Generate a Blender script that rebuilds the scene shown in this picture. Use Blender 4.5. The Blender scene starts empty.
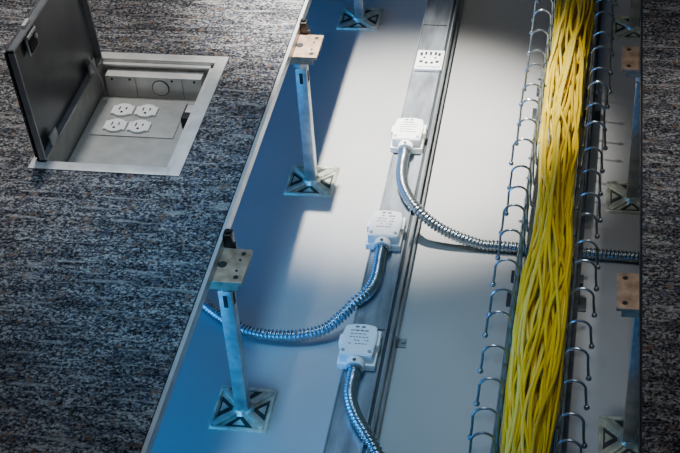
import bpy, bmesh, random
from math import *
from mathutils import Vector, Matrix
random.seed(7)
COL=bpy.context.scene.collection

# ------------------------------------------------------------ materials
def mat(name, col, rough=.5, metal=0.0, noise=0.0, nscale=40, bump=0.0, spec=.5, col2=None, stretch=(1,1,1)):
    m=bpy.data.materials.new(name); m.use_nodes=True; nt=m.node_tree
    b=nt.nodes['Principled BSDF']
    b.inputs['Base Color'].default_value=(*col,1); b.inputs['Roughness'].default_value=rough
    b.inputs['Metallic'].default_value=metal
    b.inputs['Specular IOR Level'].default_value=spec
    if noise>0 or bump>0 or col2:
        tc=nt.nodes.new('ShaderNodeTexCoord'); mp=nt.nodes.new('ShaderNodeMapping'); mp.inputs['Scale'].default_value=stretch
        n=nt.nodes.new('ShaderNodeTexNoise'); n.inputs['Scale'].default_value=nscale; n.inputs['Detail'].default_value=5
        nt.links.new(tc.outputs['Object'],mp.inputs[0]); nt.links.new(mp.outputs[0],n.inputs['Vector'])
        c2=col2 if col2 else tuple(max(0,c*(1-noise)) for c in col)
        c1=col if col2 else tuple(min(1,c*(1+noise)) for c in col)
        r=nt.nodes.new('ShaderNodeValToRGB'); r.color_ramp.elements[0].position=.35; r.color_ramp.elements[1].position=.65
        r.color_ramp.elements[0].color=(*c2,1); r.color_ramp.elements[1].color=(*c1,1)
        nt.links.new(n.outputs['Fac'],r.inputs[0]); nt.links.new(r.outputs[0],b.inputs['Base Color'])
        if bump>0:
            bp=nt.nodes.new('ShaderNodeBump'); bp.inputs['Strength'].default_value=bump; bp.inputs['Distance'].default_value=.002
            nt.links.new(n.outputs['Fac'],bp.inputs['Height']); nt.links.new(bp.outputs[0],b.inputs['Normal'])
    return m

def carpet_mat():
    m=bpy.data.materials.new('carpet_loop_pile'); m.use_nodes=True; nt=m.node_tree; N=nt.nodes; Lk=nt.links
    b=N['Principled BSDF']; b.inputs['Roughness'].default_value=.95; b.inputs['Specular IOR Level'].default_value=.1
    tc=N.new('ShaderNodeTexCoord')
    def noise(scale,stretch,detail=3,rough=.6):
        mp=N.new('ShaderNodeMapping'); mp.inputs['Scale'].default_value=stretch
        n=N.new('ShaderNodeTexNoise'); n.inputs['Scale'].default_value=scale; n.inputs['Detail'].default_value=detail; n.inputs['Roughness'].default_value=rough
        Lk.new(tc.outputs['Object'],mp.inputs[0]); Lk.new(mp.outputs[0],n.inputs['Vector']); return n
    def ramp(src,stops,const=False):
        r=N.new('ShaderNodeValToRGB'); e=r.color_ramp.elements
        if const: r.color_ramp.interpolation='CONSTANT'
        e[0].position=stops[0][0]; e[0].color=(*stops[0][1],1); e[1].position=stops[-1][0]; e[1].color=(*stops[-1][1],1)
        for p,c in stops[1:-1]:
            k=e.new(p); k.color=(*c,1)
        Lk.new(src,r.inputs[0]); return r
    def mix(f,a,bb,mode='MIX'):
        x=N.new('ShaderNodeMix'); x.data_type='RGBA'; x.blend_type=mode
        if isinstance(f,float): x.inputs[0].default_value=f
        else: Lk.new(f,x.inputs[0])
        Lk.new(a,x.inputs[6]); 
        if isinstance(bb,tuple): x.inputs[7].default_value=(*bb,1)
        else: Lk.new(bb,x.inputs[7])
        return x.outputs[2]
    fine=noise(285,(.8,1,1),2,.7)
    base=ramp(fine.outputs['Fac'],[(.37,(.016,.016,.020)),(.46,(.062,.062,.068)),(.54,(.155,.153,.158)),(.63,(.36,.355,.35))])
    streak=noise(28,(.35,1.8,1),4,.65)
    sm=ramp(streak.outputs['Fac'],[(.42,(.55,.55,.58)),(.56,(1.15,1.15,1.15))])
    c=mix(1.0,base.outputs[0],sm.outputs[0],'MULTIPLY')
    dash=noise(62,(.22,1.8,1),2,.5)
    dm=ramp(dash.outputs['Fac'],[(.60,(0,0,0)),(.66,(.45,.45,.45))])
    c=mix(dm.outputs[0],c,(.42,.41,.40))
    vo=N.new('ShaderNodeTexVoronoi'); vo.inputs['Scale'].default_value=130
    Lk.new(tc.outputs['Object'],vo.inputs['Vector'])
    sep=N.new('ShaderNodeSeparateColor'); Lk.new(vo.outputs['Color'],sep.inputs[0])
    f1=ramp(sep.outputs[0],[(.0,(0,0,0)),(.94,(.40,.40,.40))],True)
    f2=ramp(sep.outputs[1],[(.0,(0,0,0)),(.90,(.35,.35,.35))],True)
    c=mix(f1.outputs[0],c,(.22,.13,.08))
    c=mix(f2.outputs[0],c,(.06,.075,.13))
    Lk.new(c,b.inputs['Base Color'])
    bp=N.new('ShaderNodeBump'); bp.inputs['Strength'].default_value=.7; bp.inputs['Distance'].default_value=.003
    Lk.new(fine.outputs['Fac'],bp.inputs['Height']); Lk.new(bp.outputs[0],b.inputs['Normal'])
    return m

M_carpet=carpet_mat()
M_seam=mat('carpet_seam_dark',(.015,.015,.017),.95,spec=.1)  # dark carpet colour for the thin tile seam strips
M_sub=mat('sealed_concrete',(.40,.395,.38),.33,0,.06,4,.0)
_b=M_sub.node_tree.nodes['Principled BSDF']; _b.inputs['Coat Weight'].default_value=.9; _b.inputs['Coat Roughness'].default_value=.10; _b.inputs['Coat IOR'].default_value=1.6
M_panel=mat('panel_steel',(.42,.45,.48),.45,.6,.1,30)
M_edge=mat('edge_trim_aluminium',(.60,.61,.61),.4,.4,.08,30)
M_galv=mat('galvanised_steel',(.37,.40,.42),.32,.6,.32,45,.1,stretch=(1,.22,1))
M_post=mat('zinc_post',(.52,.52,.49),.36,.6,.25,45,.1)
M_base=mat('zinc_chromate_base',(.62,.63,.50),.3,.6,.25,60,.15)
M_pit=mat('base_recess_grey',(.05,.058,.055),.45,.4,.3,60)
M_head=mat('bronze_head_plate',(.54,.37,.25),.5,.35,.3,60,.1,col2=(.30,.19,.12))
M_hole=mat('dark_hole',(.012,.012,.014),.7)
M_black=mat('black_plastic',(.012,.012,.014),.4)
M_white=mat('white_plastic',(.86,.86,.84),.45,0,.03,60)
M_print=mat('printed_grey_text',(.14,.15,.16),.6)
M_flex=mat('flex_steel',(.38,.43,.46),.27,.9,.1,80)
M_wire=mat('tray_wire_zinc',(.32,.36,.38),.30,.8,.15,50)
M_rail=mat('dark_tray_rail',(.07,.08,.088),.42,.6,.2,40)
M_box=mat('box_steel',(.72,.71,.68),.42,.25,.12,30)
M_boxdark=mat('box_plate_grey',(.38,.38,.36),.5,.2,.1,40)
M_lid=mat('lid_dark_steel',(.10,.105,.11),.33,.55,.4,7)
M_lidedge=mat('lid_edge',(.30,.31,.32),.35,.6,.15,30)
Y=[mat('yellow_jacket_a',(.82,.58,.015),.32),mat('yellow_jacket_b',(.64,.42,.012),.35),mat('yellow_jacket_c',(.90,.72,.10),.32)]

# ------------------------------------------------------------ helpers
def link(o,parent=None):
    COL.objects.link(o)
    if parent: o.parent=parent
    return o
def empty(name,loc=(0,0,0)):
    e=bpy.data.objects.new(name,None); e.location=loc; e.empty_display_size=.05; COL.objects.link(e); return e
class MB:
    def __init__(s): s.bm=bmesh.new(); s.mats=[]
    def mi(s,m):
        if m not in s.mats: s.mats.append(m)
        return s.mats.index(m)
    def box(s,c,d,m,rz=0,rx=0,ry=0,bev=0):
        M=Matrix.Translation(c)@Matrix.Rotation(rz,4,'Z')@Matrix.Rotation(ry,4,'Y')@Matrix.Rotation(rx,4,'X')
        t=bmesh.new(); bmesh.ops.create_cube(t,size=1); bmesh.ops.scale(t,vec=d,verts=t.verts)
        if bev: bmesh.ops.bevel(t,geom=t.edges[:],offset=bev,segments=2,affect='EDGES',profile=.6)
        s._add(t,M,m,bev>0)
    def cyl(s,c,r,h,m,seg=20,axis='Z',r2=None,rot=None):
        M=Matrix.Translation(c)
        if axis=='X': M=M@Matrix.Rotation(pi/2,4,'Y')
        if axis=='Y': M=M@Matrix.Rotation(pi/2,4,'X')
        if rot is not None: M=M@Matrix.Rotation(rot,4,'Z')
        t=bmesh.new(); bmesh.ops.create_cone(t,cap_ends=True,segments=seg,radius1=r,radius2=r if r2 is None else r2,depth=h)
        s._add(t,M,m,seg>8)
    def sph(s,c,r,m):
        t=bmesh.new(); bmesh.ops.create_uvsphere(t,u_segments=12,v_segments=8,radius=r); s._add(t,Matrix.Translation(c),m,True)
    def prism(s,pts,z0,z1,m):
        t=bmesh.new(); lo=[t.verts.new((x,y,z0)) for x,y in pts]; hi=[t.verts.new((x,y,z1)) for x,y in pts]; n=len(pts)
        t.faces.new(hi); t.faces.new(lo[::-1])
        for i in range(n): t.faces.new((lo[i],lo[(i+1)%n],hi[(i+1)%n],hi[i]))
        bmesh.ops.recalc_face_normals(t,faces=t.faces)
        s._add(t,Matrix(),m,False)
    def tube(s,pts,r,m,seg=8):
        """swept round wire"""
        t=bmesh.new(); P=[Vector(p) for p in pts]; rings=[]
        T0=(P[1]-P[0]).normalized(); nrm=T0.orthogonal().normalized()
        for i,p in enumerate(P):
            T=((P[min(i+1,len(P)-1)]-P[max(i-1,0)])).normalized()
            nrm=(nrm-T*nrm.dot(T)).normalized(); bn=T.cross(nrm)
            rr=r(i) if callable(r) else None
            ring=[]
            for k in range(seg):
                a=2*pi*k/seg; q=rr(a) if rr else r
                ring.append(t.verts.new(p+(nrm*cos(a)+bn*sin(a))*q))
            rings.append(ring)
        for A,B in zip(rings,rings[1:]):
            for k in range(seg): t.faces.new((A[k],A[(k+1)%seg],B[(k+1)%seg],B[k]))
        t.faces.new(rings[0][::-1]); t.faces.new(rings[-1])
        s._add(t,Matrix(),m,True)
    def _add(s,t,M,m,smooth):
        i=s.mi(m); mp={}
        for v in t.verts: mp[v]=s.bm.verts.new(M@v.co)
        for f in t.faces:
            try: nf=s.bm.faces.new([mp[v] for v in f.verts]); nf.material_index=i; nf.smooth=smooth
            except ValueError: pass
        t.free()
    def obj(s,name,loc=(0,0,0),parent=None,rz=0,sharp=True):
        me=bpy.data.meshes.new(name); s.bm.normal_update(); s.bm.to_mesh(me); s.bm.free()
        for m in s.mats: me.materials.append(m)
        if sharp:
            try: me.set_sharp_from_angle(angle=radians(35))
            except Exception: pass
        o=bpy.data.objects.new(name,me); o.location=loc; o.rotation_euler=(0,0,rz); return link(o,parent)

def spline(pts,step):
    P=[Vector(p) for p in pts]; P=[P[0]*2-P[1]]+P+[P[-1]*2-P[-2]]; raw=[]
    for i in range(1,len(P)-2):
        a,b,c,d=P[i-1:i+3]
        for k in range(40):
            t=k/40
            raw.append(.5*((2*b)+(c-a)*t+(2*a-5*b+4*c-d)*t*t+(3*b-3*c+d-a)*t**3))
    raw.append(P[-2]); out=[raw[0]]; acc=0
    for p,q in zip(raw,raw[1:]):
        L=(q-p).length
        while acc+L>=step and L>1e-9:
            f=(step-acc)/L; p=p.lerp(q,f); out.append(p.copy()); L=(q-p).length; acc=0
        acc+=L
    return out

ZT=.325; ZB=.304   # carpet surface, underside of access panels
# ------------------------------------------------------------ sub floor
b=MB(); b.box((.3,.6,-.03),(4.2,5.0,.06),M_sub); b.obj('floor')

# ------------------------------------------------------------ raised floor (left with floor box cut-out, right)
bx0,bx1,by0,by1=-.354,-.107,.173,.5165      # outer flange of floor box
hx0,hx1,hy0,hy1=bx0+.012,bx1-.012,by0+.01,by1-.01   # hole
XL=-.0065; XR=.5928
def slab(mb,x0,x1,y0,y1):
    mb.box(((x0+x1)/2,(y0+y1)/2,(ZT-.006+ZT)/2),(x1-x0,y1-y0,.006),M_carpet)
    mb.box(((x0+x1)/2,(y0+y1)/2,(ZB+ZT-.006)/2),(x1-x0,y1-y0,ZT-.006-ZB),M_panel)
b=MB()
slab(b,-1.5,hx0,-1.3,2.4); slab(b,hx1,XL-.006,-1.3,2.4); slab(b,hx0,hx1,-1.3,hy0); slab(b,hx0,hx1,hy1,2.4)
b.box((XL-.003,.55,(ZB+ZT-.004)/2),(.006,3.7,ZT-.004-ZB),M_edge)
for y in(-.6,0,.6,1.2,1.8): b.box((-.76,y,ZT),(1.48,.0015,.0004),M_seam)
b.box((-.6,.55,ZT),(.0015,3.7,.0004),M_seam)
b.obj('raised_floor_panel')
b=MB()
slab(b,XR+.003,2.0,-1.3,2.4)
b.box((XR+.0015,.55,(ZB+ZT-.003)/2),(.003,3.7,ZT-.003-ZB),M_black)
for y in(-.6,0,.6,1.2,1.8): b.box((1.3,y,ZT),(1.39,.0015,.0004),M_seam)
b.obj('raised_floor_panel')

# ------------------------------------------------------------ pedestals
def pedestal(x,y):
    e=empty('floor_pedestal',(x,y,0))
    b=MB(); w=.0465
    b.box((0,0,.001),(2*w,2*w,.002),M_base,bev=.0006)
    for s in(-1,1):
        b.box((s*(w-.003),0,.003),(.005,2*w-.006,.003),M_base,bev=.001); b.box((0,s*(w-.003),.003),(2*w-.006,.005,.003),M_base,bev=.001)
        b.box((0,0,.0035),(.112,.010,.004),M_base,rz=s*pi/4,bev=.0012)
    for k in range(4):
        a=k*pi/2; pts=[(.014,0),(.039,.023),(.039,-.023)]
        b.prism([(cos(a)*px-sin(a)*py,sin(a)*px+cos(a)*py) for px,py in pts],.002,.0025,M_pit)
        pts=[(.024,0),(.036,.010),(.036,-.010)]
        b.prism([(cos(a)*px-sin(a)*py,sin(a)*px+cos(a)*py) for px,py in pts],.002,.0040,M_base)
    b.cyl((0,0,.006),.018,.008,M_base,24,r2=.014)
    b.obj('base_plate',parent=e)
    b=MB(); t=.0105; hgt=.250
    b.box((0,0,.01+hgt/2),(2*t,2*t,hgt),M_post,bev=.0018)
    b.box((0,-t-.0006,.240),(.006,.001,.022),M_hole)
    b.box((t+.0006,0,.240),(.001,.006,.022),M_hole)
    b.obj('post',parent=e)
    b=MB()
    b.cyl((0,0,.278),.0075,.045,M_post,16)
    b.cyl((0,0,.266),.014,.009,M_post,6)
    b.obj('levelling_rod',parent=e)
    b=MB(); top=ZB-.0005; hw=.0375
    b.box((0,0,top-.003),(2*hw,2*hw,.006),M_head,bev=.0015)
    for s in(-1,1):
        b.box((0,s*(hw-.002),top-.009),(2*hw*.8,.003,.014),M_head)
        for q in(-1,1):
            b.cyl((s*.026,q*.026,top),.0038,.0012,M_hole,14)
    for q in(-.012,.012): b.cyl((.024,q,top),.0022,.0012,M_hole,12)
    b.cyl((0,0,top),.007,.0012,M_hole,16)
    b.obj('head_plate',parent=e)
for x in(0,.6):
    for y in(-.6,0,.6,1.2,1.8):
        pedestal(x,y)
for y in(0,.6,1.2):
    b=MB()
    b.box((0,0,0),(.014,.016,.024),M_black,bev=.002); b.box((.008,-.004,-.010),(.008,.006,.012),M_black,bev=.001)
    b.cyl((0,0,.013),.0045,.006,M_black,12)
    b.obj('panel_corner_clip',(.0,y+.046,ZB+.010))

# ------------------------------------------------------------ raceway
rx0,rx1,rz=.153,.218,.052
e=empty('cable_raceway',((rx0+rx1)/2,.6,0)); W=rx1-rx0
b=MB()
b.box((0,0,rz/2),(W,3.8,rz),M_galv,bev=.0015)
b.box((-W/2+.0012,0,rz+.0015),(.0024,3.8,.003),M_galv)
b.box((W/2-.009,0,rz+.002),(.003,3.8,.004),M_galv)
b.box((W/2-.0045,0,rz+.0003),(.006,3.8,.0006),M_rail)
b.box((W/2-.0012,0,rz+.0008),(.0024,3.8,.0016),M_galv)
b.box((W/2+.002,0,.012),(.0035,3.8,.024),M_galv)
b.obj('channel',parent=e)
b=MB()
for yy in(-.36,.075,1.35):
    b.box((W/2+.010,yy-.5,.0015),(.018,.020,.003),M_galv,bev=.0008); b.box((W/2+.004,yy-.5,.014),(.003,.020,.026),M_galv)
    b.cyl((W/2+.014,yy-.5,.004),.004,.005,M_post,6)
b.obj('fixing_clips',parent=e)
b=MB()
for yy in(-.95,.15,1.1): b.box((0,yy-.6,rz+.0006),(W-.004,.0015,.0012),M_hole)
b.obj('cover_joints',parent=e)

# ------------------------------------------------------------ connectors
def connector(x0,y0):
    e=empty('power_connector_box',(x0,y0,rz+.0015))
    b=MB(); 
    b.box((0,.040,.007),(.061,.080,.013),M_white,bev=.0025)
    t=bmesh.new()
    prof=[(-.0275,.004),(.0275,.004),(.030,.050),(.026,.074),(.010,.078),(-.010,.078),(-.026,.074),(-.030,.050)]
    lo=[t.verts.new((x,y,.012)) for x,y in prof]; hi=[t.verts.new((x*.93,.004+(y-.004)*.95,.032)) for x,y in prof]
    n=len(prof); t.faces.new(hi); t.faces.new(lo[::-1])
    for i in range(n): t.faces.new((lo[i],lo[(i+1)%n],hi[(i+1)%n],hi[i]))
    bmesh.ops.recalc_face_normals(t,faces=t.faces); bmesh.ops.bevel(t,geom=t.edges[:],offset=.0016,segments=2,affect='EDGES')
    b._add(t,Matrix(),M_white,True)
    for s in(-1,1):
        b.box((s*.0305,.045,.018),(.004,.022,.014),M_white,bev=.0012)
        b.cyl((s*.021,.012,.0325),.0032,.002,M_boxdark,12)
    b.obj('housing',parent=e)
    b=MB()
    random.seed(int(y0*1000)+5)
    for r in range(5):
        x=-.015
        while x<.013:
            l=random.uniform(.002,.006)
            if random.random()<.8: b.box((x+l/2,.058-r*.0075,.0324),(l,.0016 if r else .0028,.0005),M_print)
            x+=l+.0016
    for q in(-.006,.004): b.box((q,.0665,.0324),(.006,.0035,.0005),M_print)
    b.obj('printed_label',parent=e)
    b=MB()
    b.cyl((0,-.004,.016),.0145,.014,M_white,24,'Y'); b.cyl((0,-.013,.015),.0128,.010,M_flex,24,'Y'); b.cyl((0,-.007,.0305),.003,.004,M_flex,10)
    b.obj('cable_gland',parent=e)
connector(.175,.052); connector(.176,.345); connector(.179,.631)

b=MB(); b.box((0,.035,.003),(.056,.072,.006),M_white,bev=.0015); b.box((0,.035,.007),(.048,.060,.004),M_white,bev=.001)
for i,(x,y,w,h) in enumerate([(-.018,.050,.0055,.012),(-.009,.053,.0045,.012),(.001,.053,.0045,.012),(.011,.053,.0045,.012),(.019,.050,.0055,.011),(-.016,.022,.007,.008),(-.005,.018,.006,.008),(.006,.018,.006,.008),(.017,.022,.007,.008),(-.011,.037,.004,.006),(.012,.037,.004,.006)]):
    b.box((x,y,.0092),(w,h,.001),M_hole)
b.obj('raceway_outlet_plate',(.186,.918,rz+.0015))

# ------------------------------------------------------------ flexible conduits
def conduit(pts,r0=.0096):
    step=.0011; P=spline(pts,step); pitch=.0068; b=MB()
    def rf(i):
        def g(a):
            ph=(i*step/pitch*2*pi+a); v=sin(ph)
            return r0*(1+.14*(abs(v)**.6)*(1 if v>0 else -1)-.03)
        return g
    b.tube(P,rf,M_flex,seg=14)
    return b.obj('flexible_metal_conduit',sharp=False)
zc=rz+.017
conduit([(.179,.617,zc),(.179,.600,zc),(.181,.555,.069),(.192,.505,.069),(.221,.457,.062),(.268,.438,.034),(.33,.430,.013),(.372,.428,.0108),(.5,.424,.0108),(.64,.420,.0108),(.95,.41,.0108)])
conduit([(.176,.331,zc),(.176,.315,zc),(.177,.285,.069),(.1765,.250,.070),(.169,.222,.069),(.149,.201,.061),(.128,.184,.044),(.097,.166,.026),(.037,.155,.018),(-.035,.168,.014),(-.111,.219,.0108),(-.19,.30,.0108),(-.25,.5,.0108)])
conduit([(.175,.038,zc),(.175,.020,zc),(.178,-.020,.070),(.195,-.062,.070),(.225,-.105,.062),(.262,-.155,.030),(.29,-.21,.0108),(.30,-.33,.0108),(.30,-.7,.0108)])

# ------------------------------------------------------------ cable tray
SL=.018
def tx(y): return .452+SL*(y+.12)
e=empty('wire_cable_tray',(0,0,0))
b=MB(); wr=.0020; hw=.042; zb=.062; zt=.163
ys=[-1.0+ .064*i+random.uniform(-.006,.006) for i in range(45)]
for y in ys:
    c=tx(y)
    for s in(-1,1):
        j=random.uniform(-.008,.008); dz=random.uniform(-.006,.006)
        pts=[(c,y,zb),(c+s*(hw-.014),y,zb),(c+s*(hw-.004),y,zb+.004),(c+s*hw,y+j*.3,zb+.014),(c+s*(hw+.002),y+j,zt-.026)]
        R=.0165+random.uniform(-.0015,.0015)
        for k in range(0,9):
            a=pi-k*pi/8*1.05
            pts.append((c+s*(hw+.002+R+R*cos(a)),y+j-k*.0006,zt+dz-R+R*sin(a)))
        pts.append((c+s*(hw+2*R+.003),y+j-.006,zt-.034)); pts.append((c+s*(hw+2*R+.005),y+j-.007,zt-.052))
        P=spline(pts,.004); b.tube(P,wr,M_wire,8)
        b.sph(P[-1],.0046,M_wire)
b.obj('hook_wires',parent=e)
b=MB()
for s in(-1,1):
    for z,off in((zb+.002,.034),(zb+.030,.0455),(zt-.038,.0465)):
        y0,y1=-1.1,1.9
        b.tube([(tx(y0)+s*off,y0,z),(tx(.4)+s*off,.4,z),(tx(y1)+s*off,y1,z)],.0019,M_wire,8)
b.obj('longitudinal_wires',parent=e)
b=MB(); ang=-atan(SL)
for s in(-1,1):
    b.box((tx(.4)+s*.050,.4,zb-.010),(.009,3.0,.016),M_rail,rz=ang,bev=.001)
for y in(-.8,-.26,.30,.86,1.42):
    b.box((tx(y),y,zb-.0085),(.12,.022,.010),M_rail,bev=.001)
    for s in(-1,1):
        b.cyl((tx(y)+s*.050,y,.026),.006,.052,M_rail,12); b.box((tx(y)+s*.050,y,.0015),(.034,.034,.003),M_rail,bev=.001)
b.obj('support_rails',parent=e)

# ------------------------------------------------------------ yellow cable bundle (one curve object)
random.seed(21)
cu=bpy.data.curves.new('yellow_cable_bundle','CURVE'); cu.dimensions='3D'; cu.bevel_depth=.0025; cu.bevel_resolution=3
for m in Y: cu.materials.append(m)
n=78
for i in range(n):
    while True:
        u,v=random.uniform(-1,1),random.uniform(-1,1)
        if u*u+v*v<1: break
    ph=[random.uniform(0,2*pi) for _ in range(8)]; fr=[random.uniform(2.5,5.5),random.uniform(7,14),random.uniform(20,34)]
    am=[random.uniform(.25,.65),random.uniform(.15,.36),random.uniform(.05,.13)]
    loose=random.random()<.35
    sp=cu.splines.new('POLY'); pts=[]
    y=-1.1
    while y<1.9:
        uu=u+am[0]*sin(fr[0]*y+ph[0])+am[1]*sin(fr[1]*y+ph[1])+am[2]*sin(fr[2]*y+ph[2])
        vv=v+am[0]*sin(fr[0]*.9*y+ph[3])+am[1]*sin(fr[1]*1.1*y+ph[4])+am[2]*sin(fr[2]*y+ph[5])
        l=sqrt(uu*uu+vv*vv); lim=1.0
        if loose: lim=1.0+.35*max(0,sin(3.7*y+ph[6]))
        if l>lim: uu*=lim/l; vv*=lim/l
        wv=1.0+.12*sin(7.1*y+1)+.07*sin(12*y)+.07*max(0,.3-y)
        x=tx(y)+.000+uu*.0345*wv+.004*sin(6*y)
        if zb+.044+.038*vv<zt-.03: x=max(tx(y)-.0375,min(tx(y)+.0375,x))
        z=zb+.046+.041*vv+.007*sin(4.3*y+.5)
        z=max(zb+.0055,z)
        pts.append((x,y,z)); y+=.011
    sp.points.add(len(pts)-1)
    for p,q in zip(sp.points,pts): p.co=(*q,1)
    sp.use_smooth=True; sp.material_index=random.choice([0,0,1,2])
link(bpy.data.objects.new('yellow_cable_bundle',cu))

# ------------------------------------------------------------ floor box
e=empty('floor_outlet_box',((bx0+bx1)/2,(by0+by1)/2,ZT))
w2,h2=(bx1-bx0)/2,(by1-by0)/2
ix0,ix1,iy0,iy1=-w2+.024,w2-.020,-h2+.020,h2-.020
b=MB(); fz=.0025
def lb(x0,x1,y0,y1,z0,z1,m,bev=0): b.box(((x0+x1)/2,(y0+y1)/2,(z0+z1)/2),(x1-x0,y1-y0,z1-z0),m,bev=bev)
lb(-w2,ix0,-h2,h2,0,fz,M_box,.0008); lb(ix1,w2,-h2,h2,0,fz,M_box,.0008); lb(ix0,ix1,-h2,iy0,0,fz,M_box,.0008); lb(ix0,ix1,iy1,h2,0,fz,M_box,.0008)
b.obj('flange',parent=e)
D=.085
b=MB(); th=.002
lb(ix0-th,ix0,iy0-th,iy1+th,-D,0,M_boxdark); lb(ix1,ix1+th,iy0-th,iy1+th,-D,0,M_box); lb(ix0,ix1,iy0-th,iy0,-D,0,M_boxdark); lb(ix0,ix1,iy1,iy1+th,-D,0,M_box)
lb(ix0,ix1,iy0,iy1,-D-th,-D,M_box)
b.box(((ix0+ix1)/2,iy1-.004,-.006),(ix1-ix0,.008,.003),M_box)
b.box((ix1-.004,(iy0+iy1)/2,-.006),(.008,iy1-iy0,.003),M_box)
b.box((-.004,iy1-.014,-.037),(ix1-ix0-.030,.026,.042),M_box,bev=.001)
b.cyl((.008,iy1-.0275,-.037),.0155,.002,M_hole,28,'Y'); b.cyl((.008,iy1-.0283,-.037),.0140,.002,M_box,28,'Y')
b.box((-.036,iy1-.0273,-.037),(.0014,.001,.040),M_boxdark); b.box((.048,iy1-.0273,-.037),(.0014,.001,.040),M_boxdark)
for x in(-.078,-.046,.030,.070): b.cyl((x,iy1-.0275,-.022),.0020,.002,M_hole,10,'Y')
b.obj('recess',parent=e)
b=MB(); pz=-.052
px0,px1,py0,py1=ix0+.002,ix1-.006,iy0+.002,iy1-.040
lb(px0,px1,py0,py1,pz-.003,pz,M_boxdark,.0006)
lb(px0,px1,py1-.002,py1,-D,pz,M_box)
lb(px0+.014,px1-.036,py1-.115,py1-.010,pz,pz+.0022,M_boxdark,.0007)
lb(px0+.030,px1-.030,py0+.004,py0+.012,pz,pz+.004,M_box,.0007)
for x in(px0+.008,px1-.008):
    for y in(py0+.01,py1-.008): b.cyl((x,y,pz+.001),.003,.002,M_box,12)
b.box((px1-.019,py1-.062,pz+.011),(.020,.042,.020),M_hole,bev=.002); b.box((px1-.019,py1-.056,pz+.0215),(.012,.022,.003),M_box,bev=.001)
b.box((px1-.016,py1-.098,pz+.003),(.012,.010,.005),M_hole,bev=.001)
b.obj('outlet_mounting_plate',parent=e)
gx=px0+.073; gy=py1-.066
for i,(dx,dy) in enumerate(((-.021,.022),(.021,.022),(-.021,-.024),(.021,-.024))):
    b=MB(); X,Yy=gx+dx,gy+dy
    b.cyl((X,Yy,pz+.004),.0180,.005,M_white,32); b.box((X,Yy,pz+.004),(.038,.024,.0045),M_white,bev=.001)
    b.box((X-.006,Yy+.003,pz+.0067),(.0022,.009,.0006),M_hole); b.box((X+.006,Yy+.003,pz+.0067),(.0022,.007,.0006),M_hole)
    b.cyl((X,Yy-.008,pz+.0067),.0026,.0006,M_hole,12)
    b.obj('receptacle_%d'%(i+1),parent=e)
lidH=.205; L0,L1=iy0-.004,iy1-.002; lx=ix0-.004; lean=radians(-3)
le=bpy.data.objects.new('lid',None); le.location=(lx,0,fz); le.rotation_euler=(0,lean,0); link(le,e)
b=MB(); lc=(L0+L1)/2; ll=L1-L0
b.box((-.006,lc,lidH/2),(.003,ll,lidH),M_lid)
b.box((-.0105,lc,lidH/2),(.006,ll-.01,lidH-.01),M_carpet)
b.box((-.001,L0+.002,lidH/2),(.013,.004,lidH),M_lidedge); b.box((-.001,L1-.002,lidH/2),(.013,.004,lidH),M_lidedge)
b.box((-.001,lc,lidH-.002),(.013,ll,.004),M_lidedge); b.box((-.001,lc,.002),(.013,ll,.004),M_lidedge)
hy=L0+.075
b.box((.001,hy,lidH-.028),(.003,.040,.034),M_box,bev=.001); b.box((.003,hy,lidH-.030),(.003,.030,.024),M_hole,bev=.001)
b.box((.004,hy-.004,lidH-.012),(.006,.034,.006),M_box,bev=.001); b.cyl((.004,hy+.010,lidH-.024),.004,.006,M_box,12,'X')
b.box((-.001,hy,lidH+.003),(.006,.022,.006),M_box,bev=.001)
b.obj('lid_panel',parent=le)
b=MB()
b.cyl((.002,lc,-.001),.003,ll*.95,M_lidedge,12,'Y')
for yy in(L0+.05,L1-.05): b.box((.004,yy,.012),(.003,.03,.024),M_lidedge,bev=.0008)
b.obj('hinge',parent=le)
b=MB()
b.tube([(ix0+.004,iy1-.03,-.06),(ix0+.012,iy1-.05,-.01),(ix0+.004,iy1-.07,.05)],.002,M_lidedge,8)
b.obj('stay_arm',parent=e)

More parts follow.
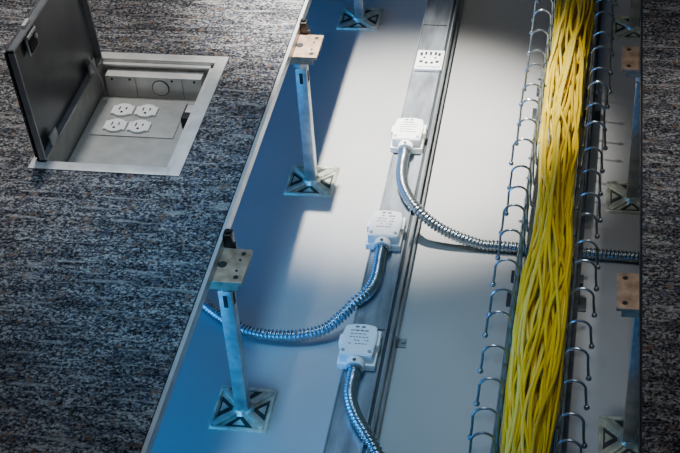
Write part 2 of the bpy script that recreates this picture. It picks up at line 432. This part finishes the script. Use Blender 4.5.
# ------------------------------------------------------------ lights
def spot(name,loc,tgt,en,col,size,blend,rad):
    l=bpy.data.lights.new(name,'SPOT'); l.energy=en; l.color=col; l.spot_size=radians(size); l.spot_blend=blend; l.shadow_soft_size=rad
    o=bpy.data.objects.new(name,l); o.location=loc; o.rotation_euler=(Vector(tgt)-Vector(loc)).to_track_quat('-Z','Y').to_euler(); COL.objects.link(o)
def area(name,loc,tgt,en,col,sx,sy):
    l=bpy.data.lights.new(name,'AREA'); l.shape='RECTANGLE'; l.size=sx; l.size_y=sy; l.energy=en; l.color=col
    o=bpy.data.objects.new(name,l); o.location=loc; o.rotation_euler=(Vector(tgt)-Vector(loc)).to_track_quat('-Z','Y').to_euler(); COL.objects.link(o)
spot('key_spot',(-.10,1.0,2.7),(.14,.74,0),1900,(1,.985,.95),19,1.0,.05)
spot('carpet_spot',(-.6,.9,2.8),(-.50,.40,.3),190,(1,.97,.93),28,1.0,.1)
spot('right_carpet_spot',(1.0,.9,2.8),(.80,.40,.3),150,(1,.98,.95),15,1.0,.1)
spot('cool_spot',(.0,-.2,2.7),(.08,.08,0),190,(.16,.55,1),23,1.0,.2)
spot('tray_spot',(.5,-.2,2.7),(.46,.10,.1),45,(1,.97,.90),16,1.0,.1)
area('overhead_soft',(-.1,.2,2.8),(.0,.2,0),10,(1,.97,.95),.9,.9)
area('underfloor_blue',(-.75,.35,.16),(.3,.35,.0),9,(.02,.30,1),2.6,.2)
area('underfloor_blue_near',(-.45,-.75,.2),(.15,.05,.0),7,(.03,.36,1),.5,.2)
w=bpy.data.worlds.new('world'); bpy.context.scene.world=w; w.use_nodes=True
w.node_tree.nodes['Background'].inputs[0].default_value=(.38,.46,.55,1); w.node_tree.nodes['Background'].inputs[1].default_value=.11

# ------------------------------------------------------------ camera
cd=bpy.data.cameras.new('camera'); co=bpy.data.objects.new('camera',cd); COL.objects.link(co); bpy.context.scene.camera=co
cd.sensor_width=36; cd.lens=36*1404.9/680; cd.clip_start=.01
r=Vector((.9845,.1648,-.0594)).normalized(); u=Vector((-.0582,.6277,.7763)).normalized(); wv=r.cross(u)
u=wv.cross(r)
Mx=Matrix((( r.x,u.x,wv.x,.5015),(r.y,u.y,wv.y,-1.4878),(r.z,u.z,wv.z,1.6149),(0,0,0,1)))
co.matrix_world=Mx
